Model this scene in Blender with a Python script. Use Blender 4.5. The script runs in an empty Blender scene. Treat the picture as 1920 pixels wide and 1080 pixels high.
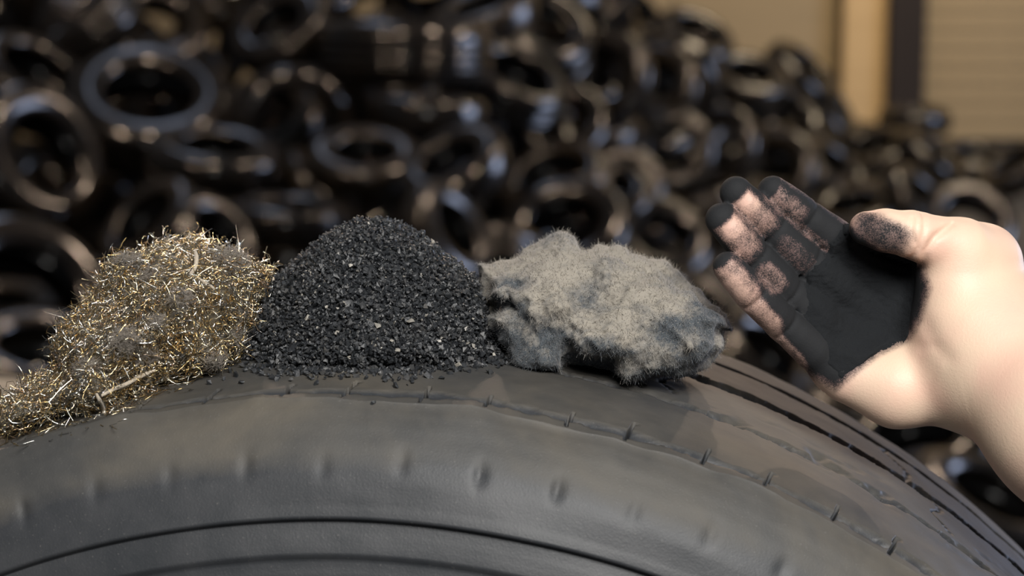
import bpy, math, random
import numpy as np
from mathutils import Vector, Matrix

# ------------------------------------------------------------------ camera, world, lights, exposure
F = 4085.0                       # focal length in pixels of a 1920 x 1080 frame
PITCH = math.radians(9.38)
CAM = np.array([0.0, 0.0, 1.93])
CX = np.array([1.0, 0.0, 0.0])
CY = np.array([0.0, math.cos(PITCH), -math.sin(PITCH)])     # viewing direction
CZ = np.array([0.0, math.sin(PITCH), math.cos(PITCH)])      # picture up

scene = bpy.context.scene
col = scene.collection
cam_data = bpy.data.cameras.new('camera')
cam_data.sensor_width = 36.0
cam_data.lens = F / 1920 * 36.0
cam_data.clip_start = 0.05
cam_data.dof.use_dof = True
cam_data.dof.focus_distance = 1.09
cam_data.dof.aperture_fstop = 7.6
cam = bpy.data.objects.new('camera', cam_data)
cam.location = CAM
cam.rotation_euler = (math.pi / 2 - PITCH, 0, 0)
col.objects.link(cam)
scene.camera = cam

scene.view_settings.view_transform = 'Standard'
scene.view_settings.look = 'None'
scene.view_settings.gamma = 1.0
scene.view_settings.use_curve_mapping = False
scene.view_settings.exposure = 0.12

world = bpy.data.worlds.new('hall')
scene.world = world
world.use_nodes = True
world.node_tree.nodes['Background'].inputs[0].default_value = (0.85, 0.9, 1.0, 1)
world.node_tree.nodes['Background'].inputs[1].default_value = 0.07


def area(name, loc, target, size, power, color):
    d = bpy.data.lights.new(name, 'AREA')
    d.shape = 'RECTANGLE'
    d.size, d.size_y = size
    d.energy = power
    d.color = color
    o = bpy.data.objects.new(name, d)
    o.location = loc
    o.rotation_euler = (Vector(target) - Vector(loc)).to_track_quat('-Z', 'Y').to_euler()
    col.objects.link(o)
    return o


def bulb(name, loc, power, color, r=0.12):
    d = bpy.data.lights.new(name, 'POINT')
    d.energy = power
    d.color = color
    d.shadow_soft_size = r
    o = bpy.data.objects.new(name, d)
    o.location = loc
    col.objects.link(o)
    return o


# photographer's soft light near the camera, daylight door on the right, hall lamps
area('key_softbox', (0.34, -0.2, 2.66), (0.08, 1.1, 1.60), (0.7, 0.5), 38, (1.0, 0.97, 0.93))
area('daylight_door', (10.5, 11.0, 2.6), (0.0, 11.5, 0.6), (5.0, 4.0), 750, (0.62, 0.72, 1.0))
area('daylight_roof', (-2.0, 14.0, 8.0), (-1.0, 10.0, 0.6), (1.2, 5.0), 45, (0.66, 0.76, 1.0))
WARM = (1.0, 0.80, 0.55)
for i, lp in enumerate([(-2.6, 6.6, 4.6), (-0.7, 7.6, 5.4), (1.5, 9.5, 5.0), (4.0, 11.5, 5.2)]):
    bulb('hall_lamp', lp, 250, (1.0, 0.74, 0.54), 0.07)
area('wall_lamp', (4.0, 15.0, 6.0), (4.0, 19.6, 1.0), (3.0, 0.6), 420, WARM)


# ------------------------------------------------------------------ helpers
def unproj(px, py, d):
    px, py, d = np.broadcast_arrays(np.asarray(px, float), np.asarray(py, float), np.asarray(d, float))
    x = (px - 960) / F * d
    z = (540 - py) / F * d
    return CAM + x[..., None] * CX + d[..., None] * CY + z[..., None] * CZ


def project(P):
    q = P - CAM
    d = q @ CY
    return 960 + F * (q @ CX) / d, 540 - F * (q @ CZ) / d, d


def mesh_np(name, V, faces, mat, parent=None, smooth=True, mats=None, attrs=None):
    """V (n,3); faces: array (m,k) or list of arrays"""
    if not isinstance(faces, list):
        faces = [faces]
    me = bpy.data.meshes.new(name)
    V = np.asarray(V, np.float32)
    me.vertices.add(len(V))
    me.vertices.foreach_set('co', V.ravel())
    loops = np.concatenate([np.asarray(f).ravel() for f in faces]).astype(np.int32)
    tot = np.concatenate([np.full(len(f), np.asarray(f).shape[1]) for f in faces]).astype(np.int32)
    start = np.concatenate([[0], np.cumsum(tot)[:-1]]).astype(np.int32)
    me.loops.add(len(loops))
    me.polygons.add(len(tot))
    me.loops.foreach_set('vertex_index', loops)
    me.polygons.foreach_set('loop_start', start)
    me.polygons.foreach_set('loop_total', tot)
    me.polygons.foreach_set('use_smooth', np.full(len(tot), smooth))
    if attrs:
        for k, a in attrs.items():
            at = me.attributes.new(k, 'FLOAT', 'POINT')
            at.data.foreach_set('value', np.asarray(a, np.float32))
    me.materials.append(mat)
    me.update()
    me.validate()
    o = bpy.data.objects.new(name, me)
    col.objects.link(o)
    if parent is not None:
        o.parent = parent
    return o


def empty(name, loc=(0, 0, 0)):
    o = bpy.data.objects.new(name, None)
    o.empty_display_size = 0.1
    o.location = loc
    col.objects.link(o)
    return o


def tag(o, label=None, cat=None, group=None, kind=None):
    for k, v in (('label', label), ('category', cat), ('group', group), ('kind', kind)):
        if v:
            o[k] = v
    return o


def box(name, c, s, mat, parent=None, rot=None, bevel=0.0):
    import bmesh
    bm = bmesh.new()
    bmesh.ops.create_cube(bm, size=1)
    bmesh.ops.scale(bm, vec=s, verts=bm.verts)
    if bevel:
        bmesh.ops.bevel(bm, geom=list(bm.edges), offset=bevel, segments=2, affect='EDGES')
    me = bpy.data.meshes.new(name)
    bm.to_mesh(me)
    bm.free()
    me.materials.append(mat)
    o = bpy.data.objects.new(name, me)
    o.location = c
    if rot is not None:
        o.rotation_euler = rot
    col.objects.link(o)
    if parent is not None:
        o.parent = parent
    return o


class Noise:
    def __init__(s, seed, n=32):
        s.n = n
        s.t = np.random.RandomState(seed).rand(n, n, n).astype(np.float32) * 2 - 1

    def v(s, x, y, z):
        n = s.n
        xi, yi, zi = np.floor(x).astype(int), np.floor(y).astype(int), np.floor(z).astype(int)
        fx, fy, fz = x - xi, y - yi, z - zi
        fx, fy, fz = [t * t * (3 - 2 * t) for t in (fx, fy, fz)]
        out = 0
        for a in (0, 1):
            for b in (0, 1):
                for c in (0, 1):
                    w = (fx if a else 1 - fx) * (fy if b else 1 - fy) * (fz if c else 1 - fz)
                    out = out + w * s.t[(xi + a) % n, (yi + b) % n, (zi + c) % n]
        return out

    def fbm(s, x, y, z, o=3):
        r, a = 0, 1.0
        for i in range(o):
            r = r + a * s.v(x * 2 ** i + 7.3 * i, y * 2 ** i + 3.1 * i, z * 2 ** i + 1.7 * i)
            a *= 0.5
        return r


def surface_nets(G):
    """G grid (nx,ny,nz), negative inside -> verts in grid coords, quads"""
    S = G < 0
    nx, ny, nz = G.shape
    acc = np.zeros((nx - 1, ny - 1, nz - 1, 3), np.float32)
    cnt = np.zeros((nx - 1, ny - 1, nz - 1), np.float32)

    def sl(ax, off):
        s = []
        for k in range(3):
            if k == ax:
                s.append(slice(0, -1))
            else:
                o = off[k]
                s.append(slice(o, G.shape[k] - 1 + o))
        return s
    for ax in range(3):
        oth = [k for k in range(3) if k != ax]
        for o1 in (0, 1):
            for o2 in (0, 1):
                off = [0, 0, 0]
                off[oth[0]], off[oth[1]] = o1, o2
                s0 = sl(ax, off)
                s1 = list(s0)
                s1[ax] = slice(1, None)
                a, b = G[tuple(s0)], G[tuple(s1)]
                m = (a < 0) != (b < 0)
                idx = np.nonzero(m)
                t = a[m] / (a[m] - b[m])
                add = np.zeros((len(t), 3), np.float32)
                add[:, ax] = t
                add[:, oth[0]] = o1
                add[:, oth[1]] = o2
                acc[idx] += add
                cnt[idx] += 1
    act = cnt > 0
    ids = np.full(act.shape, -1, np.int64)
    ids[act] = np.arange(act.sum())
    cell = np.stack(np.nonzero(act), 1).astype(np.float32)
    V = cell + acc[act] / cnt[act][:, None]
    Q = []
    for ax in range(3):
        b, c = (ax + 1) % 3, (ax + 2) % 3
        s0 = [slice(1, -1)] * 3
        s1 = [slice(1, -1)] * 3
        s0[ax] = slice(0, -1)
        s1[ax] = slice(1, None)
        a0, a1 = S[tuple(s0)], S[tuple(s1)]
        m = np.nonzero(a0 != a1)
        flip = a0[m]
        base = [m[0], m[1], m[2]]
        base = [base[k] + (0 if k == ax else 1) for k in range(3)]

        def cid(db, dc):
            i = list(base)
            i[b] = i[b] - db
            i[c] = i[c] - dc
            return ids[tuple(i)]
        q = np.stack([cid(1, 1), cid(0, 1), cid(0, 0), cid(1, 0)], 1)
        q[~flip] = q[~flip][:, ::-1]
        Q.append(q)
    return V, np.concatenate(Q)


def vnormals(V, Q):
    n = np.cross(V[Q[:, 2]] - V[Q[:, 0]], V[Q[:, 3]] - V[Q[:, 1]])
    N = np.zeros_like(V)
    for k in range(4):
        np.add.at(N, Q[:, k], n)
    return N / (np.linalg.norm(N, axis=1)[:, None] + 1e-12)


def poly_sd(x, y, poly):
    """signed distance, positive inside"""
    P = np.asarray(poly, float)
    d = np.full(x.shape, 1e9)
    ins = np.zeros(x.shape, bool)
    for i in range(len(P)):
        a, b = P[i - 1], P[i]
        e = b - a
        wx, wy = x - a[0], y - a[1]
        t = np.clip((wx * e[0] + wy * e[1]) / (e @ e + 1e-9), 0, 1)
        d = np.minimum(d, (wx - t * e[0]) ** 2 + (wy - t * e[1]) ** 2)
        c = ((a[1] <= y) != (b[1] <= y))
        with np.errstate(divide='ignore', invalid='ignore'):
            xi = a[0] + (y - a[1]) / (e[1] if e[1] else 1e-9) * e[0]
        ins ^= c & (x < xi)
    d = np.sqrt(d)
    return np.where(ins, d, -d)


# ------------------------------------------------------------------ materials
class NT:
    def __init__(s, name):
        s.m = bpy.data.materials.new(name)
        s.m.use_nodes = True
        s.t = s.m.node_tree
        s.b = s.t.nodes['Principled BSDF']

    def n(s, typ, **kw):
        nd = s.t.nodes.new(typ)
        for k, v in kw.items():
            if isinstance(k, str) and hasattr(nd, k):
                setattr(nd, k, v)
        return nd

    def l(s, a, b):
        s.t.links.new(a, b)

    def coord(s):
        return s.n('ShaderNodeTexCoord').outputs['Object']

    def noise(s, scale, detail=4, rough=0.55, vec=None, dist=0.0):
        nd = s.n('ShaderNodeTexNoise')
        nd.inputs['Scale'].default_value = scale
        nd.inputs['Detail'].default_value = detail
        nd.inputs['Roughness'].default_value = rough
        nd.inputs['Distortion'].default_value = dist
        s.l(vec if vec is not None else s.coord(), nd.inputs['Vector'])
        return nd.outputs['Fac']

    def ramp(s, fac, stops):
        nd = s.n('ShaderNodeValToRGB')
        el = nd.color_ramp.elements
        while len(el) < len(stops):
            el.new(0.5)
        for e, (p, c) in zip(el, stops):
            e.position = p
            e.color = (*c, 1) if len(c) == 3 else c
        s.l(fac, nd.inputs[0])
        return nd.outputs[0]

    def mix(s, fac, a, b):
        nd = s.n('ShaderNodeMix', data_type='RGBA')
        for sock, v in ((nd.inputs[0], fac), (nd.inputs[6], a), (nd.inputs[7], b)):
            if isinstance(v, (int, float)):
                sock.default_value = v
            elif isinstance(v, tuple):
                sock.default_value = (*v, 1)
            else:
                s.l(v, sock)
        return nd.outputs[2]

    def math(s, op, a, b=0.0, clamp=False):
        nd = s.n('ShaderNodeMath', operation=op, use_clamp=clamp)
        for i, v in enumerate((a, b)):
            if isinstance(v, (int, float)):
                nd.inputs[i].default_value = v
            else:
                s.l(v, nd.inputs[i])
        return nd.outputs[0]

    def attr(s, name):
        nd = s.n('ShaderNodeAttribute', attribute_name=name)
        return nd.outputs['Fac']

    def bump(s, h, strength=0.4, dist=0.001):
        nd = s.n('ShaderNodeBump')
        nd.inputs['Strength'].default_value = strength
        nd.inputs['Distance'].default_value = dist
        s.l(h, nd.inputs['Height'])
        s.l(nd.outputs[0], s.b.inputs['Normal'])

    def set(s, **kw):
        names = dict(color='Base Color', rough='Roughness', metal='Metallic', spec='Specular IOR Level',
                     sss='Subsurface Weight', coat='Coat Weight', sheen='Sheen Weight', srough='Sheen Roughness')
        for k, v in kw.items():
            sock = s.b.inputs[names[k]]
            if isinstance(v, (int, float)):
                sock.default_value = v
            elif isinstance(v, tuple):
                sock.default_value = (*v, 1)
            else:
                s.l(v, sock)
        return s.m


def mat_worn_rubber():
    t = NT('worn_tyre_rubber')
    big = t.noise(7.0, 5, 0.6, dist=0.6)
    mid = t.noise(38.0, 4, 0.6)
    fine = t.noise(900.0, 2, 0.7)
    dust = t.attr('dust')
    d = t.math('ADD', dust, t.math('MULTIPLY', t.math('SUBTRACT', big, 0.5), 1.5))
    d = t.math('ADD', d, t.math('MULTIPLY', t.math('SUBTRACT', mid, 0.5), 0.5), True)
    rub = t.mix(t.ramp(mid, [(0.35, (0, 0, 0)), (0.7, (1, 1, 1))]), (0.025, 0.028, 0.032), (0.041, 0.043, 0.047))
    dus = t.mix(t.ramp(big, [(0.4, (0, 0, 0)), (0.62, (1, 1, 1))]), (0.084, 0.080, 0.071), (0.114, 0.100, 0.078))
    c = t.mix(d, rub, dus)
    c = t.mix(t.ramp(fine, [(0.66, (0, 0, 0)), (0.80, (1, 1, 1))]), c, (0.13, 0.125, 0.12))
    t.bump(t.math('ADD', t.math('MULTIPLY', t.noise(120.0, 4), 0.35), t.math('MULTIPLY', fine, 0.4)), 0.35, 0.0008)
    return t.set(color=c, rough=t.math('ADD', t.math('MULTIPLY', d, 0.2), 0.50), spec=0.4)


def mat_heap_rubber(name, c1, c2, r0):
    t = NT(name)
    a = t.noise(6.0, 4)
    c = t.mix(t.ramp(a, [(0.4, (0, 0, 0)), (0.65, (1, 1, 1))]), c1, c2)
    t.bump(t.noise(30.0, 3), 0.14, 0.01)
    return t.set(color=c, rough=t.math('ADD', t.math('MULTIPLY', t.noise(9.0, 3), 0.14), r0), spec=0.5)


def mat_concrete():
    t = NT('dark_concrete_floor')
    c = t.ramp(t.noise(1.3, 6), [(0.3, (0.020, 0.018, 0.016)), (0.7, (0.05, 0.045, 0.038))])
    t.bump(t.noise(40, 4), 0.3, 0.01)
    return t.set(color=c, rough=0.8)


def mat_wood(name, c1, c2, sx=1.0):
    t = NT(name)
    mp = t.n('ShaderNodeMapping')
    mp.inputs['Scale'].default_value = (0.5 * sx, 3.0, 9.0)
    t.l(t.coord(), mp.inputs['Vector'])
    g = t.noise(3.0, 5, 0.6, mp.outputs[0], 0.8)
    c = t.mix(t.ramp(g, [(0.35, (0, 0, 0)), (0.7, (1, 1, 1))]), c1, c2)
    k = t.noise(1.1, 2)
    c = t.mix(t.ramp(k, [(0.66, (0, 0, 0)), (0.74, (1, 1, 1))]), c, tuple(x * 0.45 for x in c1))
    return t.set(color=c, rough=0.65)


def mat_plain(name, c, rough=0.6, **kw):
    t = NT(name)
    n = t.noise(5.0, 4)
    return t.set(color=t.mix(n, tuple(x * 0.8 for x in c), tuple(min(1, x * 1.2) for x in c)), rough=rough, **kw)


# ------------------------------------------------------------------ large structure: floor, back wall
M_floor = mat_concrete()
fl = box('floor', (0, 11, -0.1), (44, 34, 0.2), M_floor)
tag(fl, kind='structure')

WY = 19.6
M_panel = mat_wood('olive_wall_panel', (0.20, 0.155, 0.085), (0.25, 0.19, 0.105), 0.5)
M_plank = mat_wood('weathered_plank', (0.20, 0.15, 0.075), (0.27, 0.205, 0.11))
M_core = mat_plain('wall_core', (0.05, 0.045, 0.035), 0.9)
wall = box('wall_back', (1.5, WY + 0.15, 3.0), (33, 0.2, 6.0), M_core)
tag(wall, kind='structure')


def wall_x(px, y=WY):
    d = y / math.cos(PITCH)
    return (px - 960) / F * (y / math.cos(PITCH) * 0.995)


rng = random.Random(4)
# panel sheets left of the posts, horizontal planks right of them
xa, xb = wall_x(1560), wall_x(1718)
for i in range(10):
    w = 1.45
    x1 = xa - i * w
    box('panel', (x1 - w / 2 - 1.5, -0.15 + rng.uniform(-.004, .004), 0.0), (w - 0.012, 0.04, 5.9), M_panel, wall, bevel=0.004)
ph = 0.163
for i in range(int(5.8 / ph)):
    for j in range(3):
        w = 4.2
        box('plank', (xb + w * (j + 0.5) - 1.5, -0.15 + rng.uniform(-.006, .006), -2.95 + ph * (i + 0.5)),
            (w - 0.01, 0.045, ph - 0.014), M_plank, wall, bevel=0.008)
M_post = mat_wood('pale_timber', (0.36, 0.25, 0.115), (0.44, 0.31, 0.15), 0.3)
M_dark = mat_plain('dark_painted_steel', (0.016, 0.012, 0.010), 0.7, spec=0.2)
px0, px1, px2 = wall_x(1566), wall_x(1645), wall_x(1712)
post = box('timber_post', ((px0 + px1) / 2, WY - 0.12, 3.0), (px1 - px0, 0.22, 6.0), M_post, bevel=0.01)
tag(post, 'pale yellowish timber post standing against the plank wall', 'post')
sp = empty('steel_column', ((px1 + px2) / 2, WY - 0.22, 0))
tag(sp, 'dark steel column beside the pale timber post', 'column')
wd = px2 - px1
box('flange', (0, -0.12, 3.0), (wd, 0.025, 6.0), M_dark, sp)
box('flange', (0, 0.12, 3.0), (wd, 0.025, 6.0), M_dark, sp)
box('web', (0, 0, 3.0), (0.02, 0.22, 6.0), M_dark, sp)

# ------------------------------------------------------------------ the worn truck tyre in front
TC = CAM + (-0.0763) * CX + 1.1108 * CY + (-0.5465) * CZ
YAW = math.radians(4.6)
AX = np.array([-math.sin(YAW), -math.cos(YAW), 0.0])        # axle, towards the viewer
AU = np.array([math.cos(YAW), -math.sin(YAW), 0.0])         # right
AV = np.array([0.0, 0.0, 1.0])

# tread radius along the axle (a = 0 at the near shoulder ridge, negative away)
GROOVES = [(-0.0085, 0.0030, 0.0042), (-0.083, 0.0040, 0.0045), (-0.163, 0.0062, 0.0055), (-0.226, 0.0046, 0.0075)]


def tread_r(a):
    u = (a + 0.132) / 0.132                              # 1 at the near ridge, -1 at the far one
    return 0.5075 - np.where(u > 0, 0.0050 * np.abs(u) ** 6 + 0.0025 * u * u, 0.0015 * u * u)


def tyre_sd(P):
    q = P - TC
    a = q @ AX
    r = np.sqrt((q @ AU) ** 2 + (q @ AV) ** 2)
    R = np.where((a <= 0) & (a >= -0.264), tread_r(np.clip(a, -0.264, 0)), 0.5)
    R = np.where(a > 0, 0.5 - 1.3 * a, R)
    R = np.where(a < -0.264, 0.5 + 1.3 * (a + 0.264), R)
    return r - R


def tyre_depth(px, py):
    px, py = np.broadcast_arrays(np.asarray(px, float), np.asarray(py, float))
    out = np.full(px.shape, np.nan)
    for d in np.arange(1.0, 1.75, 0.002):
        hit = np.isnan(out) & (tyre_sd(unproj(px, py, np.full(px.shape, d))) < 0)
        out[hit] = d
    return out


def build_tyre():
    nz = Noise(11)
    # profile control (a, r) for the near side, mirrored for the far side
    side = [(0.0012, 0.4988), (0.005, 0.4968), (0.0115, 0.4912), (0.0175, 0.4838), (0.0225, 0.4757), (0.0265, 0.4680), (0.0295, 0.4610),
            (0.0315, 0.4562), (0.0335, 0.4530), (0.0338, 0.4516), (0.0318, 0.4504), (0.0308, 0.4492), (0.0312, 0.4478),
            (0.0330, 0.4440), (0.0348, 0.4395), (0.0362, 0.4362), (0.0366, 0.4346), (0.0350, 0.4330), (0.0352, 0.4310), (0.0366, 0.4270),
            (0.0378, 0.4232), (0.0378, 0.4220), (0.0362, 0.4210), (0.0366, 0.4190),
            (0.039, 0.408), (0.040, 0.392), (0.039, 0.372), (0.034, 0.348), (0.026, 0.325), (0.015, 0.305), (0.004, 0.293), (-0.010, 0.286), (-0.030, 0.284)]
    inner = [(-0.034, 0.290), (-0.018, 0.305), (0.006, 0.335), (0.018, 0.37), (0.020, 0.41), (0.008, 0.45), (-0.02, 0.474), (-0.07, 0.483), (-0.132, 0.485)]

    def dens(pts, step):
        out = [pts[0]]
        for p, q in zip(pts[:-1], pts[1:]):
            n = max(1, int(math.hypot(q[0] - p[0], q[1] - p[1]) / step))
            for k in range(1, n + 1):
                out.append((p[0] + (q[0] - p[0]) * k / n, p[1] + (q[1] - p[1]) * k / n))
        return out
    side_d = dens(side[:24], 0.0022) + side[24:]
    tre = [(a, float(tread_r(a))) for a in np.linspace(0, -0.264, 177)]
    mir = lambda L: [(-0.264 - a, r) for a, r in L]
    prof = tre + mir(side)                          # tread, then far side wall
    n_t = len(tre)
    near = side_d
    inn = inner + mir(inner)[::-1][1:]
    full = near[::-1] + prof + mir(inner) + inner[::-1][1:]
    n_near = len(near)
    PA = np.array([p[0] for p in full])
    PR = np.array([p[1] for p in full])
    ks = np.arange(-12, 16)
    kc = np.degrees((ks * 0.0335 + 0.005 * nz.v(ks * 3.3, ks * 0.0, ks * 0.0)) / 0.5)
    th = [np.arange(-46, 58, 0.2), np.linspace(58, 314, 130, endpoint=False)] + [np.arange(c - 0.33, c + 0.33, 0.03) for c in kc]
    th = np.unique(np.round(np.concatenate(th), 3))
    th = np.radians(th)                              # 0 = top, positive towards the right
    T, A = np.meshgrid(th, PA, indexing='ij')
    _, R0 = np.meshgrid(th, PR, indexing='ij')
    arc = T * 0.5
    jj = np.arange(len(PA))
    is_t = (jj >= n_near) & (jj < n_near + n_t)
    is_s = jj < n_near
    out_m = jj < n_near + n_t + len(side)
    R = R0.copy()
    A2 = A.copy()
    w1 = nz.fbm(arc * 14, A * 0, A * 0 + 2.2, 3)
    w2 = nz.fbm(arc * 60, A * 20, A * 0 + 5.2, 3)
    # worn wandering ridge
    near_r = np.exp(-((A) / 0.009) ** 2) * (jj <= n_near + 30)
    saw = ((arc / 0.034 + 0.3) % 1.0)
    R += near_r * (0.0008 + 0.0022 * w1 + 0.0005 * w2 + 0.0009 * (np.abs(saw - 0.5) * 2 - 0.5))
    # circumferential grooves with ragged rims
    recess_k = np.zeros_like(R)
    for gi, (ga, gw, gd) in enumerate(GROOVES):
        jag = 0.0016 * nz.fbm(arc * 120 + gi * 9, A * 0, A * 0 + gi, 2)
        if gi in (1, 2):
            jag = jag + 0.0016 * (((arc / 0.013 + gi * 0.4) % 1.0) > 0.5)
        dep = gd * (0.75 + 0.35 * nz.fbm(arc * 9, A * 0, A * 0 + 4.4 * gi, 2))
        prof_g = np.clip((gw + jag - np.abs(A - ga - 0.002 * nz.fbm(arc * 5, A * 0, A * 0 + 3 * gi, 2))) / 0.0014, 0, 1)
        R -= is_t * prof_g * np.clip(dep, 0.0008, 0.02)
        recess_k += is_t * prof_g
    # short slanted nicks just above the ridge
    kk = np.round(arc / 0.0335)
    fr = np.abs(arc - kk * 0.0335 - 0.005 * nz.v(kk * 3.3, A * 0, A * 0) + 0.16 * (A + 0.010) + 0.0005 * nz.v(A * 400, kk * 2.1, A * 0))
    ln = 0.020 + 0.006 * nz.v(kk * 1.7, A * 0, A * 0 + 9)
    nick = np.clip((0.0010 - fr) / 0.0003, 0, 1) * ((A < -0.0015) & (A > -ln))
    R -= is_t * nick * 0.009
    recess_k += is_t * nick * 1.2
    # long hairline cracks across the third rib
    ca = np.clip((A + 0.222) / 0.07, 0, 1)
    ph = (arc - 0.020 * ca ** 2 + 0.004 * np.sin(A * 140)) / 0.078 + 0.35
    fr = np.abs(ph - np.round(ph)) * 0.078
    crack = np.clip(1 - fr / 0.0009, 0, 1) * ((A < -0.100) & (A > -0.222)) * (nz.v(np.round(ph) * 2.3, A * 0, A * 0) > -0.4)
    R -= is_t * crack * 0.0030
    recess_k += is_t * crack * 1.0
    # chewed patches on the second rib
    chew = np.clip(nz.fbm(arc * 60, A * 90, A * 0 + 8, 3) - 0.25, 0, 1) * np.exp(-((A + 0.095) / 0.02) ** 2)
    R -= is_t * chew * 0.004
    # oblong wear dents on the upper side wall
    cell = 0.0385
    ph = (arc + 0.010) / cell
    k = np.round(ph)
    rr = 0.4760 + 0.0022 * nz.v(k * 3.1, A * 0, A * 0 + 1)
    amp = 0.5 + 0.7 * (nz.v(k * 5.7, A * 0, A * 0 + 6) * 0.5 + 0.5)
    g = np.exp(-((ph - k) * cell / 0.0032) ** 2 - ((R0 - rr) / 0.0046) ** 2) * is_s
    A2 -= 0.0012 * amp * g
    R -= 0.0006 * amp * g
    # soft unevenness
    A2 += is_s * 0.0009 * nz.fbm(arc * 12, R0 * 40, A * 0 + 3, 3)
    R += is_t * (0.0004 * nz.fbm(arc * 50, A * 50, A * 0, 3))
    P = TC + A2[..., None] * AX + R[..., None] * (np.sin(T)[..., None] * AU + np.cos(T)[..., None] * AV)
    dust = np.where(is_t[None], 0.55, 0.0) + is_s[None] * np.clip((R0 - 0.473) / 0.014 + 0.1, -0.2, 0.6)
    dust = dust - 0.9 * np.clip(recess_k, 0, 1.2)  # grooves, nicks and cracks come out darker
    m = mat_worn_rubber()
    root = empty('truck_tire', tuple(TC - np.array([0, 0, 0.507])))
    tag(root, 'large worn grey truck tire standing upright under the three heaps', 'tire')
    n = len(PA)

    def part(name, j0, j1):
        J = np.arange(j0, j1 + 1) % n
        Vp = P[:, J].reshape(-1, 3) - np.array(root.location)
        nt, nj = len(th), len(J)
        i = np.arange(nt)[:, None]
        j = np.arange(nj - 1)[None]
        i2 = (i + 1) % nt
        Q = np.stack([i * nj + j, i * nj + j + 1, i2 * nj + j + 1, i2 * nj + j], -1).reshape(-1, 4)
        return mesh_np(name, Vp, Q, m, root, True, attrs={'dust': dust[:, J].reshape(-1)})
    ja = lambda a: n_near + int(round(-a / 0.264 * 176))
    s0 = n_near - 1
    groove_in = next(i for i in range(n_near) if near[i][1] < 0.4495)
    part('bead_and_lower_sidewall', 0, n_near - 1 - groove_in)
    part('sidewall', n_near - 1 - groove_in, n_near)
    cuts = [0.0] + [g[0] for g in GROOVES] + [-0.264]
    for nm, a, b in zip(['shoulder_edge', 'tread_rib', 'tread_rib', 'tread_rib', 'tread_rib'], cuts[:-1], cuts[1:]):
        part(nm, ja(a), ja(b))
    part('far_sidewall', ja(-0.264), ja(-0.264) + len(side))
    part('inner_liner', ja(-0.264) + len(side), n)
    return root


tyre = build_tyre()
# concrete block that carries the tyre (below the picture)
M_block = mat_plain('grey_concrete', (0.16, 0.15, 0.14), 0.85)
bz = float(TC[2] - 0.5085)
blk = box('concrete_block', (TC[0], TC[1] + 0.13, bz / 2), (1.3, 0.7, bz), M_block, bevel=0.015)
tag(blk, 'grey concrete block carrying the large worn truck tire', 'block')


# ------------------------------------------------------------------ heaps on the tread
def inflated(poly, H, w, dtop, dbot, ytop, ybot, nscale, namp, seed, step=3.0, dstep=0.0012, edge_n=0.0, hfun=None, clip=0.0015, expo=2.0):
    P = np.asarray(poly, float)
    x = np.arange(P[:, 0].min() - 24, P[:, 0].max() + 24, step)
    y = np.arange(P[:, 1].min() - 24, P[:, 1].max() + 24, step)
    d = np.arange(min(dtop, dbot) - H - 0.015, max(dtop, dbot) + H + 0.015, dstep)
    X, Y = np.meshgrid(x, y, indexing='ij')
    sd = poly_sd(X, Y, poly)
    nz = Noise(seed)
    if edge_n:
        sd = sd + edge_n * nz.fbm(X / 26, Y / 26, X * 0 + .5, 3)
    mm = 1.15 / F
    if hfun is None:
        t = np.clip(sd / w, 0, 1)
        h = H * np.power(np.clip(1 - (1 - t) ** expo, 0, 1), 1 / 2.0)
    else:
        h = hfun(X, Y, sd)
    h = np.where(sd < 0, sd * mm, h)
    dm = dtop + (dbot - dtop) * np.clip((Y - ytop) / (ybot - ytop), 0, 1)
    X3, Y3, D3 = X[:, :, None], Y[:, :, None], d[None, None, :]
    G = np.abs(D3 - dm[:, :, None]) - h[:, :, None]
    xs, ys, zs = np.broadcast_arrays(X3 * mm, Y3 * mm, D3)
    band = np.abs(G) < 0.03
    nv = np.zeros(G.shape, np.float32)
    nv[band] = nz.fbm(xs[band] * nscale, ys[band] * nscale, zs[band] * nscale, 4)
    G = G + namp * nv * np.clip(h[:, :, None] / 0.012, 0, 1)
    W = unproj(X3, Y3, np.broadcast_to(D3, G.shape))
    G = np.maximum(G, clip - tyre_sd(W))
    V, Q = surface_nets(G.astype(np.float32))
    wv = unproj(x[0] + V[:, 0] * step, y[0] + V[:, 1] * step, d[0] + V[:, 2] * dstep)
    return wv, Q, vnormals(wv, Q)


def tubes(paths, radii, sides=3):
    """paths (n,k,3) -> verts, quads of thin tubes"""
    n, k, _ = paths.shape
    tan = np.gradient(paths, axis=1)
    tan /= np.linalg.norm(tan, axis=2, keepdims=True) + 1e-12
    ref = np.where(np.abs(tan[..., 2:3]) < 0.9, np.array([0, 0, 1.0]), np.array([1.0, 0, 0]))
    a = np.cross(tan, ref)
    a /= np.linalg.norm(a, axis=2, keepdims=True) + 1e-12
    b = np.cross(tan, a)
    V = []
    for s in range(sides):
        ang = 2 * math.pi * s / sides
        V.append(paths + (a * math.cos(ang) + b * math.sin(ang)) * radii[..., None])
    V = np.stack(V, 2)                                # n,k,s,3
    i = np.arange(n)[:, None, None] * k * sides
    j = np.arange(k - 1)[None, :, None] * sides
    s = np.arange(sides)[None, None, :]
    s2 = (s + 1) % sides
    Q = np.stack([i + j + s, i + j + s2, i + j + sides + s2, i + j + sides + s], -1).reshape(-1, 4)
    return V.reshape(-1, 3), Q


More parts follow.
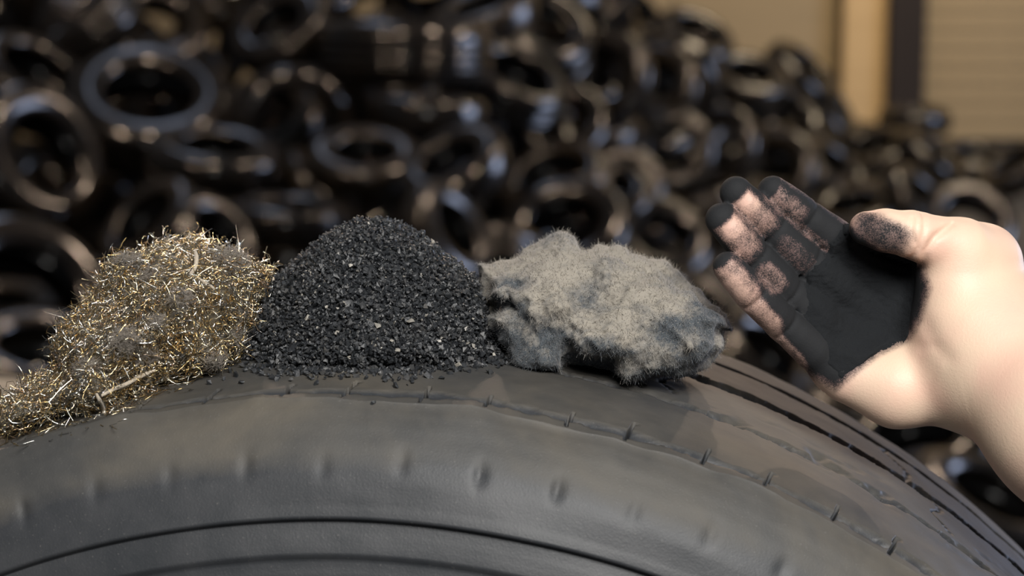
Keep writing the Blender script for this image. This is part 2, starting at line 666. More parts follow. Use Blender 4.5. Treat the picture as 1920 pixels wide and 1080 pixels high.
def curly(rs, P0, T0, length, k, curl):
    """random curved polylines starting at P0 (n,3) heading T0"""
    n = len(P0)
    seg = length[:, None] / (k - 1)
    ax = rs.normal(size=(n, 3))
    ax /= np.linalg.norm(ax, axis=1)[:, None]
    t = T0 / (np.linalg.norm(T0, axis=1)[:, None] + 1e-9)
    ang = rs.normal(size=n) * curl
    pts = [P0]
    for _ in range(k - 1):
        pts.append(pts[-1] + t * seg)
        c, s_ = np.cos(ang)[:, None], np.sin(ang)[:, None]
        t = t * c + np.cross(ax, t) * s_ + ax * ((ax * t).sum(1)[:, None]) * (1 - c)
        ang = ang + rs.normal(size=n) * curl * 0.35
    return np.stack(pts, 1)


# ---- brass-coated steel wire
WIRE = [(0, 765), (40, 738), (73, 716), (98, 699), (118, 681), (108, 650), (122, 615), (155, 583), (180, 555), (193, 535), (200, 501), (228, 480), (261, 480),
        (293, 466), (312, 456), (345, 455), (367, 450), (391, 465), (444, 473), (468, 497), (505, 508), (489, 542), (476, 580), (472, 600), (444, 628), (455, 654),
        (411, 685), (338, 706), (261, 745), (205, 780), (160, 790), (110, 786), (60, 805), (0, 808)]


def mat_metal():
    t = NT('brass_coated_steel_wire')
    a = t.attr('tint')
    c = t.ramp(a, [(0.0, (0.72, 0.52, 0.24)), (0.3, (0.88, 0.70, 0.38)), (0.5, (0.80, 0.74, 0.58)), (0.75, (0.78, 0.78, 0.75)), (0.9, (0.8, 0.8, 0.78)), (1.0, (0.80, 0.52, 0.28))])
    return t.set(color=c, rough=0.23, metal=1.0)


def mat_fibre(name, lo, hi, scale, speck=0.0):
    t = NT(name)
    n = t.noise(scale, 5, 0.62)
    c = t.ramp(n, [(0.36, lo), (0.62, hi)])
    if speck:
        f = t.noise(2600.0, 1, 0.5)
        c = t.mix(t.ramp(f, [(0.64, (0, 0, 0)), (0.72, (1, 1, 1))]), c, (speck, speck, speck))
    t.bump(t.noise(1500, 3), 0.6, 0.0006)
    return t.set(color=c, rough=0.95, spec=0.1, sheen=0.25, srough=0.5)


def build_wire():
    rs = np.random.RandomState(5)
    W, Q, N = inflated(WIRE, 0.066, 150, 1.150, 1.085, 460, 790, 45, 0.010, 21, step=4, dstep=0.002, edge_n=3)
    root = empty('steel_wire_heap', tuple(W[W[:, 2].argmin()]))
    root.location = tuple(np.array([W[:, 0].mean(), W[:, 1].mean(), W[:, 2].min()]))
    off = np.array(root.location)
    tag(root, 'tangled glittering heap of brass-coloured steel wire on the tire, left of the black granules', 'wire heap', kind='stuff')
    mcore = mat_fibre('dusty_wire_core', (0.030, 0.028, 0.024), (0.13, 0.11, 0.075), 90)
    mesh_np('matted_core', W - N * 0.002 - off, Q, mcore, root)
    # weight vertices that face the viewer / sky
    n = 15000
    i = rs.choice(len(W), n)
    P0 = W[i] + N[i] * rs.uniform(-0.002, 0.0025, n)[:, None] + rs.normal(size=(n, 3)) * 0.0015
    T0 = rs.normal(size=(n, 3))
    T0 = T0 - (T0 * N[i]).sum(1)[:, None] * N[i] * 0.8
    L = rs.gamma(3.0, 0.0025, n).clip(0.003, 0.016)
    paths = curly(rs, P0, T0, L, 6, 0.75)
    sdv = tyre_sd(paths.reshape(-1, 3)).reshape(n, -1).min(1)
    ok = sdv > -0.0008
    paths = paths[ok]
    n = len(paths)
    rad = np.repeat(rs.choice([0.00016, 0.00022, 0.00034], n, p=[.45, .4, .15])[:, None], 6, 1)
    V, Qt = tubes(paths, rad)
    tint = np.repeat(rs.rand(n), 6 * 3)
    mm = mat_metal()
    mesh_np('steel_wire', V - off, Qt, mm, root, True, attrs={'tint': tint})['kind'] = 'stuff'
    # loose strands on the tread at the foot of the heap
    m2 = 420
    px = np.concatenate([rs.uniform(-40, 230, 260), rs.uniform(200, 440, 160)])
    py = np.where(px < 215, np.interp(px, [-40, 60, 215], [806, 806, 786]) + rs.normal(size=m2) * 17, np.interp(px, [200, 340, 450], [775, 712, 672]) + rs.normal(size=m2) * 10)
    dd = tyre_depth(px, py)
    g = ~np.isnan(dd)
    P0 = unproj(px[g], py[g], dd[g])
    q = P0 - TC
    nr = q - (q @ AX)[:, None] * AX
    nr /= np.linalg.norm(nr, axis=1)[:, None]
    P0 = P0 + nr * 0.0012
    T0 = rs.normal(size=P0.shape)
    T0 -= (T0 * nr).sum(1)[:, None] * nr * 0.8
    paths = curly(rs, P0, T0, rs.uniform(0.004, 0.016, len(P0)), 6, 0.3)
    V, Qt = tubes(paths, np.full(paths.shape[:2], 0.0002))
    mesh_np('loose_wire', V - off, Qt, mm, root, True, attrs={'tint': np.repeat(rs.rand(len(P0)), 18)})['kind'] = 'stuff'
    # pale textile cords and grey lint caught in the wire
    mc = mat_fibre('pale_cord', (0.36, 0.31, 0.24), (0.55, 0.48, 0.38), 900)

    def cord(pts, r, dd):
        p = np.array(pts, float)
        t = np.linspace(0, 1, 22)
        s = np.linspace(0, 1, len(p))
        xx, yy = np.interp(t, s, p[:, 0]), np.interp(t, s, p[:, 1])
        k = np.ones(5) / 5
        xx[2:-2], yy[2:-2] = np.convolve(xx, k, 'valid'), np.convolve(yy, k, 'valid')
        # depth of the heap surface along the picture line
        X, Y, D = project(W)
        dep = []
        for a, b in zip(xx, yy):
            m = (np.abs(X - a) < 9) & (np.abs(Y - b) < 9)
            dep.append(D[m].min() if m.any() else (dep[-1] if dep else dd))
        dep = np.convolve(np.pad(np.array(dep), 2, mode='edge'), np.ones(5) / 5, 'valid') - 0.002
        pth = unproj(xx, yy, dep)[None]
        V, Qt = tubes(pth, np.full((1, 22), r) * (1 - 0.35 * np.abs(t * 2 - 1) ** 3)[None], 8)
        return mesh_np('textile_cord', V - off, Qt, mc, root)
    cord([(366, 470), (369, 485), (366, 502), (355, 518)], 0.0011, 1.15)
    cord([(372, 522), (388, 532), (402, 541)], 0.0008, 1.15)
    cord([(292, 694), (262, 706), (238, 720), (216, 728), (190, 742)], 0.0010, 1.1)
    cord([(180, 738), (192, 760), (197, 782), (212, 797)], 0.0010, 1.1)
    nl = Noise(9)
    ml = mat_fibre('grey_lint', (0.16, 0.14, 0.115), (0.32, 0.28, 0.23), 260)
    for (px_, py_, rx, ry) in [(238, 487, 20, 12), (440, 487, 26, 17), (270, 663, 18, 10), (235, 640, 20, 14), (293, 605, 10, 7), (440, 625, 10, 16), (400, 672, 14, 10), (420, 480, 18, 12), (285, 520, 16, 9), (335, 560, 14, 10), (165, 690, 16, 10)]:
        X, Y, D = project(W)
        m = (np.abs(X - px_) < 9) & (np.abs(Y - py_) < 9)
        if not m.any():
            continue
        rim = ((X - px_) / rx) ** 2 + ((Y - py_) / ry) ** 2 + 0.5 * nl.fbm(X / 9, Y / 9, X * 0, 2)
        vis = np.nonzero((rim < 1) & (D < D[m].min() + 0.02))[0]
        if len(vis) < 4:
            continue
        k = int(5 * rx * ry)
        c = rs.choice(vis, k)
        p0 = W[c] + N[c] * rs.uniform(-0.001, 0.0030, (k, 1)) + rs.normal(size=(k, 3)) * 0.0009
        d0 = rs.normal(size=(k, 3))
        d0 -= 0.85 * (d0 * N[c]).sum(1)[:, None] * N[c]
        pth = curly(rs, p0, d0, rs.uniform(0.002, 0.006, k), 5, 0.8)
        V, Qt = tubes(pth, np.full((k, 5), 0.00010))
        mesh_np('lint_tuft', V - off, Qt, ml, root)['kind'] = 'stuff'
    return root


# ---- rubber granulate
GRAN = [(440, 680), (452, 645), (470, 600), (495, 548), (530, 510), (565, 480), (600, 450), (640, 425), (675, 412), (705, 410), (740, 418), (775, 430), (810, 455),
        (840, 480), (868, 500), (893, 525), (915, 585), (930, 640), (948, 660), (930, 678), (870, 688), (800, 694), (700, 700), (600, 694), (520, 690), (470, 690)]


def crumb_variants(rs, nvar=14):
    """irregular torn rubber chips: jittered low polyhedra"""
    import bmesh
    out = []
    for k in range(nvar):
        pts = rs.normal(size=(9, 3))
        pts /= np.linalg.norm(pts, axis=1)[:, None]
        pts *= rs.uniform(0.6, 1.25, (9, 1)) * np.array([1.0, rs.uniform(.6, 1), rs.uniform(.5, .9)])
        bm = bmesh.new()
        vs = [bm.verts.new(p) for p in pts]
        r = bmesh.ops.convex_hull(bm, input=vs)
        bmesh.ops.delete(bm, geom=[v for v in bm.verts if not v.link_faces], context='VERTS')
        bm.verts.index_update()
        bmesh.ops.triangulate(bm, faces=bm.faces)
        bm.verts.ensure_lookup_table()
        bm.verts.index_update()
        out.append((np.array([v.co[:] for v in bm.verts]), np.array([[v.index for v in f.verts] for f in bm.faces])))
        bm.free()
    return out


def rand_rot(rs, n):
    q = rs.normal(size=(n, 4))
    q /= np.linalg.norm(q, axis=1)[:, None]
    w, x, y, z = q.T
    return np.stack([np.stack([1 - 2 * (y * y + z * z), 2 * (x * y - z * w), 2 * (x * z + y * w)], -1),
                     np.stack([2 * (x * y + z * w), 1 - 2 * (x * x + z * z), 2 * (y * z - x * w)], -1),
                     np.stack([2 * (x * z - y * w), 2 * (y * z + x * w), 1 - 2 * (x * x + y * y)], -1)], 1)


def mat_crumb():
    t = NT('black_rubber_granulate')
    a = t.attr('tint')
    c = t.ramp(a, [(0.0, (0.016, 0.018, 0.021)), (0.6, (0.034, 0.037, 0.041)), (0.95, (0.060, 0.060, 0.060)), (0.975, (0.10, 0.10, 0.10)), (0.99, (0.30, 0.28, 0.24)), (1.0, (0.42, 0.40, 0.36))])
    t.bump(t.noise(1800, 3), 0.5, 0.0004)
    return t.set(color=c, rough=0.42, spec=0.55)


def build_granulate():
    rs = np.random.RandomState(8)
    Pg = np.array(GRAN, float)
    mm = 1.17 / F
    yy = np.arange(400, 720)
    xl, xr = [], []
    for y in yy:
        xs = np.arange(400, 1000, 2.0)
        ins = poly_sd(xs, np.full(xs.shape, float(y)), GRAN) > 0
        xl.append(xs[ins].min() if ins.any() else 690)
        xr.append(xs[ins].max() if ins.any() else 690)
    xl, xr = np.array(xl), np.array(xr)

    def hfun(X, Y, sd):
        a, b = np.interp(Y, yy, xl), np.interp(Y, yy, xr)
        c, hw = (a + b) / 2, np.maximum((b - a) / 2, 1)
        t = np.clip(1 - ((X - c) / hw) ** 2, 0, 1)
        bb = np.clip(np.minimum(0.95 * hw * mm, 0.105), 0, 1)
        return bb * np.sqrt(t)
    W, Q, N = inflated(GRAN, 0.11, 100, 1.150, 1.132, 410, 700, 60, 0.004, 31, step=4, dstep=0.002, edge_n=3, hfun=hfun)
    off = np.array([W[:, 0].mean(), W[:, 1].mean(), W[:, 2].min()])
    root = empty('rubber_granulate_heap', tuple(off))
    tag(root, 'cone of coarse black rubber granules on the tire between wire and grey fluff', 'granule heap', kind='stuff')
    mc = mat_crumb()
    mesh_np('heap_core', W - N * 0.0025 - off, Q, mc, root, attrs={'tint': np.full(len(W), 0.15)})
    var = crumb_variants(rs)
    n = 21000
    i = rs.choice(len(W), n)
    C = W[i] + N[i] * rs.uniform(-0.0022, 0.0012, n)[:, None] + rs.normal(size=(n, 3)) * 0.0008
    S = rs.gamma(7, 0.00016, n).clip(0.0006, 0.0024)
    # a skirt of crumbs spilled on the tread at the foot
    m = 520
    px = rs.uniform(455, 950, m)
    py = np.interp(px, [455, 600, 800, 950], [690, 697, 697, 672]) + np.abs(rs.normal(size=m)) * 9 - 5
    dd = tyre_depth(px, py)
    g = ~np.isnan(dd)
    C2 = unproj(px[g], py[g], dd[g]) + np.array([0, 0, 0.0012])
    C = np.concatenate([C, C2])
    S = np.concatenate([S, rs.uniform(0.0008, 0.0024, len(C2))])
    ok = tyre_sd(C) > -0.001
    C, S = C[ok], S[ok]
    n = len(C)
    R = rand_rot(rs, n)
    kind = rs.randint(0, len(var), n)
    tint = rs.rand(n)
    VV, FF, TT, base = [], [], [], 0
    for k, (v, f) in enumerate(var):
        s = np.nonzero(kind == k)[0]
        P = np.einsum('nij,vj->nvi', R[s], v) * S[s][:, None, None] + C[s][:, None]
        VV.append(P.reshape(-1, 3))
        FF.append((f[None] + (np.arange(len(s)) * len(v))[:, None, None] + base).reshape(-1, 3))
        TT.append(np.repeat(tint[s], len(v)))
        base += len(s) * len(v)
    mesh_np('rubber_granules', np.concatenate(VV) - off, np.concatenate(FF), mc, root, False, attrs={'tint': np.concatenate(TT)})['kind'] = 'stuff'
    # single crumbs lying apart on the tread
    meshes = []
    for k, (v, f) in enumerate(var[:6]):
        o = mesh_np('rubber_crumb', v * 0.0020, f, mc, None, False, attrs={'tint': np.full(len(v), 0.2 + 0.1 * k)})
        meshes.append(o)
    spots = [(444, 708), (453, 722), (497, 706), (512, 712), (520, 716), (585, 712), (592, 722), (637, 708), (660, 703), (728, 711), (803, 706), (765, 724), (830, 712), (845, 702),
             (540, 757), (700, 762), (742, 764), (640, 706), (690, 703), (880, 700), (905, 690), (420, 714), (430, 700), (560, 702), (615, 703), (775, 703), (862, 696), (392, 722), (540, 703), (920, 704)]
    px = np.array([s[0] for s in spots], float)
    py = np.array([s[1] for s in spots], float)
    dd = tyre_depth(px, py)
    for j, (a, b, d) in enumerate(zip(px, py, dd)):
        if np.isnan(d):
            continue
        src = meshes[j % 6]
        o = src if j < 6 else src.copy()
        if j >= 6:
            col.objects.link(o)
        sc = rs.uniform(0.6, 1.25)
        o.scale = (sc, sc, sc)
        o.rotation_euler = tuple(rs.uniform(0, 6, 3))
        o.location = tuple(unproj(a, b, d) + np.array([0, 0, 0.0012 * sc]))
        tag(o, 'small loose black rubber crumb lying on the tread in front of the black granule cone', 'rubber crumb', 'loose crumbs at the foot of the granule cone')
    return root


# ---- grey textile fluff
FLUFF = [(900, 497), (920, 500), (943, 493), (970, 477), (1000, 460), (1030, 442), (1053, 434), (1073, 443), (1090, 470), (1105, 468), (1127, 460), (1157, 460), (1193, 483),
         (1243, 490), (1277, 510), (1310, 547), (1333, 563), (1360, 587), (1370, 617), (1353, 620), (1357, 650), (1327, 693), (1267, 710), (1240, 703), (1173, 721),
         (1143, 690), (1107, 688), (1067, 682), (1062, 702), (1023, 712), (980, 703), (950, 687), (947, 653), (913, 623), (896, 588), (923, 574), (898, 560), (904, 520)]


def build_fluff():
    rs = np.random.RandomState(12)
    W, Q, N = inflated(FLUFF, 0.055, 110, 1.170, 1.118, 440, 715, 38, 0.013, 41, step=3, dstep=0.0015, edge_n=4, clip=0.0005)
    # fine matted relief
    nz = Noise(77)
    W = W + N * (0.0011 * nz.fbm(W[:, 0] * 130, W[:, 1] * 130, W[:, 2] * 130, 2))[:, None]
    off = np.array([W[:, 0].mean(), W[:, 1].mean(), W[:, 2].min()])
    root = empty('fibre_fluff', tuple(off))
    tag(root, 'matted lump of grey-beige textile fluff on the tire next to the hand', 'fluff', kind='stuff')
    # noise mottles beige with blue-grey; light from above is painted onto upward faces
    mottle = nz.fbm(W[:, 0] * 50 + 3, W[:, 1] * 50, W[:, 2] * 75, 4)
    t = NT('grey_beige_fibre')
    a = t.math('ADD', t.attr('fluff_tone'), t.math('MULTIPLY', t.math('SUBTRACT', t.noise(420, 3, 0.6), 0.5), 0.7))
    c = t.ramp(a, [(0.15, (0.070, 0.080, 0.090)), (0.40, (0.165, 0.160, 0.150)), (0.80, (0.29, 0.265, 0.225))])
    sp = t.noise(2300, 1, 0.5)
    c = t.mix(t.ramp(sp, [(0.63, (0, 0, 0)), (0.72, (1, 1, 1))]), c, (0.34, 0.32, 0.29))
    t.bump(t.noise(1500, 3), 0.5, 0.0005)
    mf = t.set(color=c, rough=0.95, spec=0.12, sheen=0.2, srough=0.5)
    fluff_tone = np.clip(0.48 + 0.62 * mottle + 0.20 * N[:, 2], 0, 1)
    mesh_np('fibre_mat', W - off, Q, mf, root, attrs={'fluff_tone': fluff_tone})
    n = 85000
    i = rs.choice(len(W), n)
    P0 = W[i] - N[i] * 0.0006
    T0 = N[i] * rs.uniform(0.1, 1.0, n)[:, None] + rs.normal(size=(n, 3)) * 0.7
    L = rs.gamma(3, 0.00065, n).clip(0.0008, 0.005)
    pth = curly(rs, P0, T0, L, 4, 0.45)
    rad = np.array([0.00007, 0.00007, 0.00006, 0.00003])[None] * np.ones((n, 1))
    V, Qt = tubes(pth, rad * 1.5, 2)
    Qt = Qt.reshape(n, 3, 2, 4)[:, :, 0].reshape(-1, 4)
    mesh_np('loose_fibres', V - off, Qt, mf, root, attrs={'fluff_tone': np.repeat(np.clip(fluff_tone[i] + 0.05, 0, 1), 8)})['kind'] = 'stuff'
    return root


build_wire()
build_granulate()
build_fluff()

# ------------------------------------------------------------------ the hand
HD = 1.125                                             # depth of the palm plane


def build_hand():
    mmpx = HD / F * 1000                                # mm per pixel at palm depth

    # joints: px, py, mm towards the viewer, radius px
    def J(px, py, dz, r):
        d = HD - dz / 1000
        return np.array([(px - 960) / F * d * 1000, (py - 540) / F * d * 1000, dz]), r * d / F * 1000
    fingers = {
        'index': [J(1640, 514, -6, 43), J(1570, 454, 3, 39), J(1509, 406, 11, 33), J(1449, 358, 20, 29)],
        'middle': [J(1592, 566, -4, 43), J(1508, 491, 9, 39), J(1446, 427, 19, 34), J(1380, 361, 29, 31)],
        'ring': [J(1560, 624, 2, 43), J(1472, 548, 14, 38), J(1412, 479, 25, 33), J(1353, 411, 34, 31)],
        'little': [J(1552, 680, 10, 38), J(1468, 606, 20, 33), J(1411, 552, 32, 32), J(1365, 500, 39, 29)],
    }
    thumb = [J(1838, 492, 12, 74), J(1800, 470, 26, 60), J(1712, 440, 36, 43), J(1660, 432, 36, 38), J(1624, 428, 33, 32)]
    palm = [
        # (a, b, blend)
        (J(1640, 515, -8, 44), J(1790, 600, -8, 62), 14), (J(1600, 580, -8, 44), J(1780, 640, -8, 62), 14),
        (J(1580, 635, -4, 42), J(1780, 690, -4, 60), 14), (J(1565, 683, 4, 40), J(1690, 728, 8, 62), 14),
        (J(1590, 704, 8, 48), J(1665, 724, 10, 62), 12), (J(1690, 728, 10, 62), J(1800, 720, 8, 80), 12),                      # heel on the little-finger side
        (J(1795, 520, 22, 78), J(1800, 590, 24, 84), 9),                       # ball of the thumb
        (J(1838, 500, 12, 76), J(1850, 640, 16, 112), 14),
        (J(1820, 640, 8, 110), J(1862, 668, 18, 128), 16),                     # wrist
        (J(1862, 668, 18, 128), J(2010, 800, 58, 150), 16), (J(2010, 800, 58, 150), J(2330, 1080, 130, 178), 16),   # forearm
    ]
    allj = [j for ch in fingers.values() for j in ch] + thumb + [q for p in palm for q in p[:2]]
    lo = np.min([p - r for p, r in allj], 0) - 8
    hi = np.max([p + r for p, r in allj], 0) + 8
    hi[0] = min(hi[0], J(2330, 0, 60, 0)[0][0])
    vs = 1.15
    ax = [np.arange(lo[k], hi[k], vs) for k in range(3)]
    G = np.full([len(a) for a in ax], 60.0, np.float32)

    def cone(X, Y, Z, a, ra, b, rb):
        ba = b - a
        L2 = ba @ ba
        px, py, pz = X - a[0], Y - a[1], Z - a[2]
        t = np.clip((px * ba[0] + py * ba[1] + pz * ba[2]) / L2, 0, 1)
        dx, dy, dz = px - t * ba[0], py - t * ba[1], pz - t * ba[2]
        return np.sqrt(dx * dx + dy * dy + dz * dz) - (ra + (rb - ra) * t)

    def smin(a, b, k):
        h = np.clip(k - np.abs(a - b), 0, None) / k
        return np.minimum(a, b) - h * h * k * 0.25

    def stamp(T, a, ra, b, rb, k, flat=1.0):
        m = 22
        l_ = np.minimum(a - ra, b - rb) - m
        h_ = np.maximum(a + ra, b + rb) + m
        s = [slice(max(0, int((l_[i] - lo[i]) / vs)), max(1, int((h_[i] - lo[i]) / vs) + 1)) for i in range(3)]
        X, Y, Z = ax[0][s[0]][:, None, None], ax[1][s[1]][None, :, None], ax[2][s[2]][None, None, :]
        d = cone(X, Y, Z, a, ra, b, rb).astype(np.float32)
        T[tuple(s)] = smin(T[tuple(s)], d, k)
    # palm is thinner than wide: squash by using smaller spheres in depth is handled through several cones
    for (a, ra), (b, rb), k in palm:
        stamp(G, a, ra, b, rb, k)
    # thumb
    Tm = np.full(G.shape, 60.0, np.float32)
    for (a, ra), (b, rb) in zip(thumb[:-1], thumb[1:]):
        stamp(Tm, a, ra, b, rb, 4)
    G = smin(G, Tm, 5.0)
    Fg = np.full(G.shape, 60.0, np.float32)
    creases = []
    for nm, ch in fingers.items():
        one = np.full(G.shape, 60.0, np.float32)
        for (a, ra), (b, rb) in zip(ch[:-1], ch[1:]):
            stamp(one, a, ra, b, rb, 3)
            # soft pad on the viewer side of each segment
            m = (a + b) / 2 + np.array([0, 0, 2.2])
            e = (b - a) * 0.16
            stamp(one, m - e, ra * 0.92, m + e, rb * 0.95, 3)
        Fg = smin(Fg, one, 0.9)
        for q in (1, 2):
            creases.append((ch[q][0], ch[q + 1][0] - ch[q - 1][0], ch[q][1]))
    G = smin(G, Fg, 7.0)
    creases.append((thumb[2][0], thumb[3][0] - thumb[1][0], thumb[2][1] * 1.1))
    for c, tdir, r in creases:
        tdir = tdir / np.linalg.norm(tdir)
        s = [slice(max(0, int((c[i] - r * 1.25 - lo[i]) / vs)), int((c[i] + r * 1.25 - lo[i]) / vs) + 1) for i in range(3)]
        X, Y, Z = ax[0][s[0]][:, None, None] - c[0], ax[1][s[1]][None, :, None] - c[1], ax[2][s[2]][None, None, :] - c[2]
        t = X * tdir[0] + Y * tdir[1] + Z * tdir[2]
        rad = np.sqrt(np.clip(X * X + Y * Y + Z * Z - t * t, 0, None))
        G[tuple(s)] += (1.5 * np.exp(-(t / 1.1) ** 2) * (Z > -1) * np.clip((1.25 * r - rad) / 1.5, 0, 1)).astype(np.float32)
    nz = Noise(3)
    V, Q = surface_nets(G)
    Vm = lo + V * vs

    def to_world(p):
        return CAM + p[:, :1] / 1000 * CX + (HD - p[:, 2:3] / 1000) * CY - p[:, 1:2] / 1000 * CZ
    Wd = to_world(Vm)
    # light smoothing
    for _ in range(2):
        acc = np.zeros_like(Wd)
        cn = np.zeros(len(Wd))
        for k in range(4):
            for s_ in (1, 3):
                np.add.at(acc, Q[:, k], Wd[Q[:, (k + s_) % 4]])
                np.add.at(cn, Q[:, k], 1)
        Wd = Wd * 0.5 + 0.5 * acc / np.maximum(cn, 1)[:, None]
    N = vnormals(Wd, Q)
    px, py, dd = project(Wd)
    for line, amp, wpx in [([(1729, 500), (1736, 470), (1752, 445), (1785, 420)], 2.2, 7), ([(1722, 585), (1738, 612), (1752, 640), (1775, 670)], 1.3, 16),
                           ([(1700, 640), (1730, 652), (1752, 650)], 0.8, 12), ([(1712, 408), (1709, 432), (1716, 455)], 0.9, 4)]:
        dmin = np.full(len(Wd), 1e9)
        for (x0, y0), (x1, y1) in zip(line[:-1], line[1:]):
            ex, ey = x1 - x0, y1 - y0
            tt = np.clip(((px - x0) * ex + (py - y0) * ey) / (ex * ex + ey * ey), 0, 1)
            dmin = np.minimum(dmin, np.hypot(px - x0 - tt * ex, py - y0 - tt * ey))
        Wd = Wd + (amp / 1000 * np.exp(-(dmin / wpx) ** 2) * (Vm[:, 2] > 0))[:, None] * CY
    N = vnormals(Wd, Q[:, ::-1])
    if (N * (Wd - Wd.mean(0))).sum() < 0:
        N = -N
    else:
        Q = Q[:, ::-1]
    px, py, dd = project(Wd)
    front = np.clip(0.5 + 0.9 * (N @ -CY), 0, 1)

    # soot: where carbon black sticks to the skin
    soot = np.zeros(len(Wd))

    def blot(cx, cy, rx, ry, ang, v, sharp=1.4, mode=True):
        nonlocal soot
        c, s_ = math.cos(math.radians(ang)), math.sin(math.radians(ang))
        X, Y = (px - cx) * c + (py - cy) * s_, -(px - cx) * s_ + (py - cy) * c
        r = ((X / rx) ** 4 + (Y / ry) ** 4) ** 0.25
        f = np.clip((1.3 - r) * sharp / 0.75, 0, 1)
        f = f * f * (3 - 2 * f)
        soot = soot * (1 - f) + v * f if mode else np.maximum(soot, v * f)
    PALM = [(1600, 425), (1650, 466), (1726, 496), (1740, 540), (1722, 600), (1702, 634), (1645, 662), (1600, 698), (1566, 728), (1536, 712), (1515, 702), (1478, 655), (1452, 615), (1430, 570),
            (1395, 530), (1335, 520), (1310, 440), (1330, 340), (1430, 310), (1530, 370), (1590, 415)]
    sd = poly_sd(px, py, PALM)
    soot = np.clip(0.5 + sd / 26, 0, 1)
    # rubbed pads where the pink skin shows through
    blot(1472, 382, 46, 22, 38, 0.63)
    blot(1412, 396, 52, 25, 46, 0.52)
    blot(1402, 380, 20, 17, 46, 0.22)
    blot(1398, 374, 10, 11, 46, 0.04)
    blot(1380, 440, 52, 27, 49, 0.50)
    blot(1372, 424, 20, 18, 49, 0.22)
    blot(1367, 416, 11, 11, 49, 0.03)
    blot(1382, 530, 46, 27, 50, 0.42)
    blot(1380, 545, 26, 18, 50, 0.22)
    blot(1430, 594, 40, 22, 45, 0.36)
    blot(1446, 522, 30, 22, 45, 0.62)
    blot(1478, 662, 40, 16, 45, 0.46)
    blot(1526, 446, 44, 9, 38, 0.68)
    blot(1492, 476, 40, 20, 44, 0.74)
    # black caps on the finger tips
    segd = {}
    for nm, ch in fingers.items():
        a_, b_ = ch[2][0], ch[3][0]
        tt = np.clip(((Vm - a_) @ (b_ - a_)) / ((b_ - a_) @ (b_ - a_)), 0, 1)
        segd[nm] = np.linalg.norm(Vm - a_ - tt[:, None] * (b_ - a_), axis=1) - ch[3][1]
    near = np.min(list(segd.values()), 0)
    for nm, ch in fingers.items():
        b, rb = ch[3]
        dirv = ch[3][0] - ch[2][0]
        dirv = dirv / np.linalg.norm(dirv)
        t = (Vm - b) @ dirv
        dist = np.linalg.norm(Vm - b, axis=1)
        f = np.clip((t - {'index': 0.5, 'middle': -1.0, 'ring': -0.5, 'little': 3.5}[nm]) / 3.0 + 0.3, 0, 1) * (dist < rb * 1.9) * (segd[nm] <= near + 0.05)
        soot = np.maximum(soot, f)
    # the gaps between the fingers collect powder
    # thumb pad
    a, b = thumb[2][0], thumb[4][0]
    blot(1650, 438, 62, 34, 24, 0.66, 1.0, False)
    soot = np.where((px > 1590) & (py < 398), np.minimum(soot, 0.10), soot)
    soot = soot * np.where((Vm[:, 2] < -14), 0.2, 1.0)

    t = NT('skin_with_soot')
    s = t.attr('soot')
    g1 = t.noise(1400, 3, 0.7)
    g2 = t.noise(190, 4, 0.65)
    k = t.math('ADD', t.math('MULTIPLY', t.math('SUBTRACT', g1, 0.5), 1.5), t.math('MULTIPLY', t.math('SUBTRACT', g2, 0.5), 1.0))
    # noise only matters where there is some soot
    k = t.math('MULTIPLY', k, t.math('MULTIPLY', t.math('MULTIPLY', s, t.math('SUBTRACT', 1.12, s)), 3.6))
    f = t.ramp(t.math('ADD', s, k, True), [(0.12, (0, 0, 0)), (0.85, (1, 1, 1))])
    flush = t.noise(28, 3, 0.5)
    skin = t.mix(t.ramp(flush, [(0.38, (0, 0, 0)), (0.66, (1, 1, 1))]), (0.75, 0.565, 0.42), (0.77, 0.51, 0.395))
    skin = t.mix(t.math('MULTIPLY', s, 1.35, True), skin, (0.20, 0.125, 0.12))
    skin = t.mix(t.math('MULTIPLY', t.attr('pink'), t.math('SUBTRACT', 1.0, s)), skin, (0.64, 0.39, 0.33))
    c = t.mix(f, skin, (0.014, 0.015, 0.017))
    t.bump(t.math('ADD', t.noise(700, 3), t.math('MULTIPLY', g1, 0.4)), 0.18, 0.0008)
    ms = t.set(color=c, rough=t.math('ADD', t.math('MULTIPLY', f, 0.35), 0.48), spec=0.35)
    t.b.inputs['Subsurface Weight'].default_value = 0.0
    pink = np.clip(1 - (px - 1330) / 330, 0, 1) * 0.8
    off = to_world(np.array([[*J(1800, 690, 0, 0)[0]]]))[0]
    hand = mesh_np('person_hand', Wd - off, Q, ms, attrs={'soot': soot, 'pink': pink})
    hand.location = tuple(off)
    tag(hand, 'bare right hand reaching in from the right edge, palm open and fingers blackened', 'hand')

    # ---- carbon black lying in the palm: fills the hollow over the skin
    POW = [(1598, 436), (1640, 470), (1690, 488), (1728, 500), (1722, 545), (1718, 600), (1699, 632), (1648, 658), (1604, 692), (1566, 722), (1546, 704), (1530, 690), (1500, 650),
           (1478, 610), (1470, 570), (1492, 545), (1500, 515), (1530, 492), (1545, 455), (1575, 432)]
    # front surface of the hand on a picture grid
    gx = np.arange(1440, 1750, 2.0)
    gy = np.arange(405, 745, 2.0)
    PX, PY = np.meshgrid(gx, gy, indexing='ij')
    IX = np.clip(np.round(((PX - 960) * mmpx - lo[0]) / vs).astype(int), 0, len(ax[0]) - 1)
    IY = np.clip(np.round(((PY - 540) * mmpx - lo[1]) / vs).astype(int), 0, len(ax[1]) - 1)
    colm = G[IX, IY, :] < 0
    top = np.where(colm.any(-1), ax[2][len(ax[2]) - 1 - np.argmax(colm[..., ::-1], -1)], -12.0)
    top = np.minimum(top, 19.0)
    sm = top.copy()
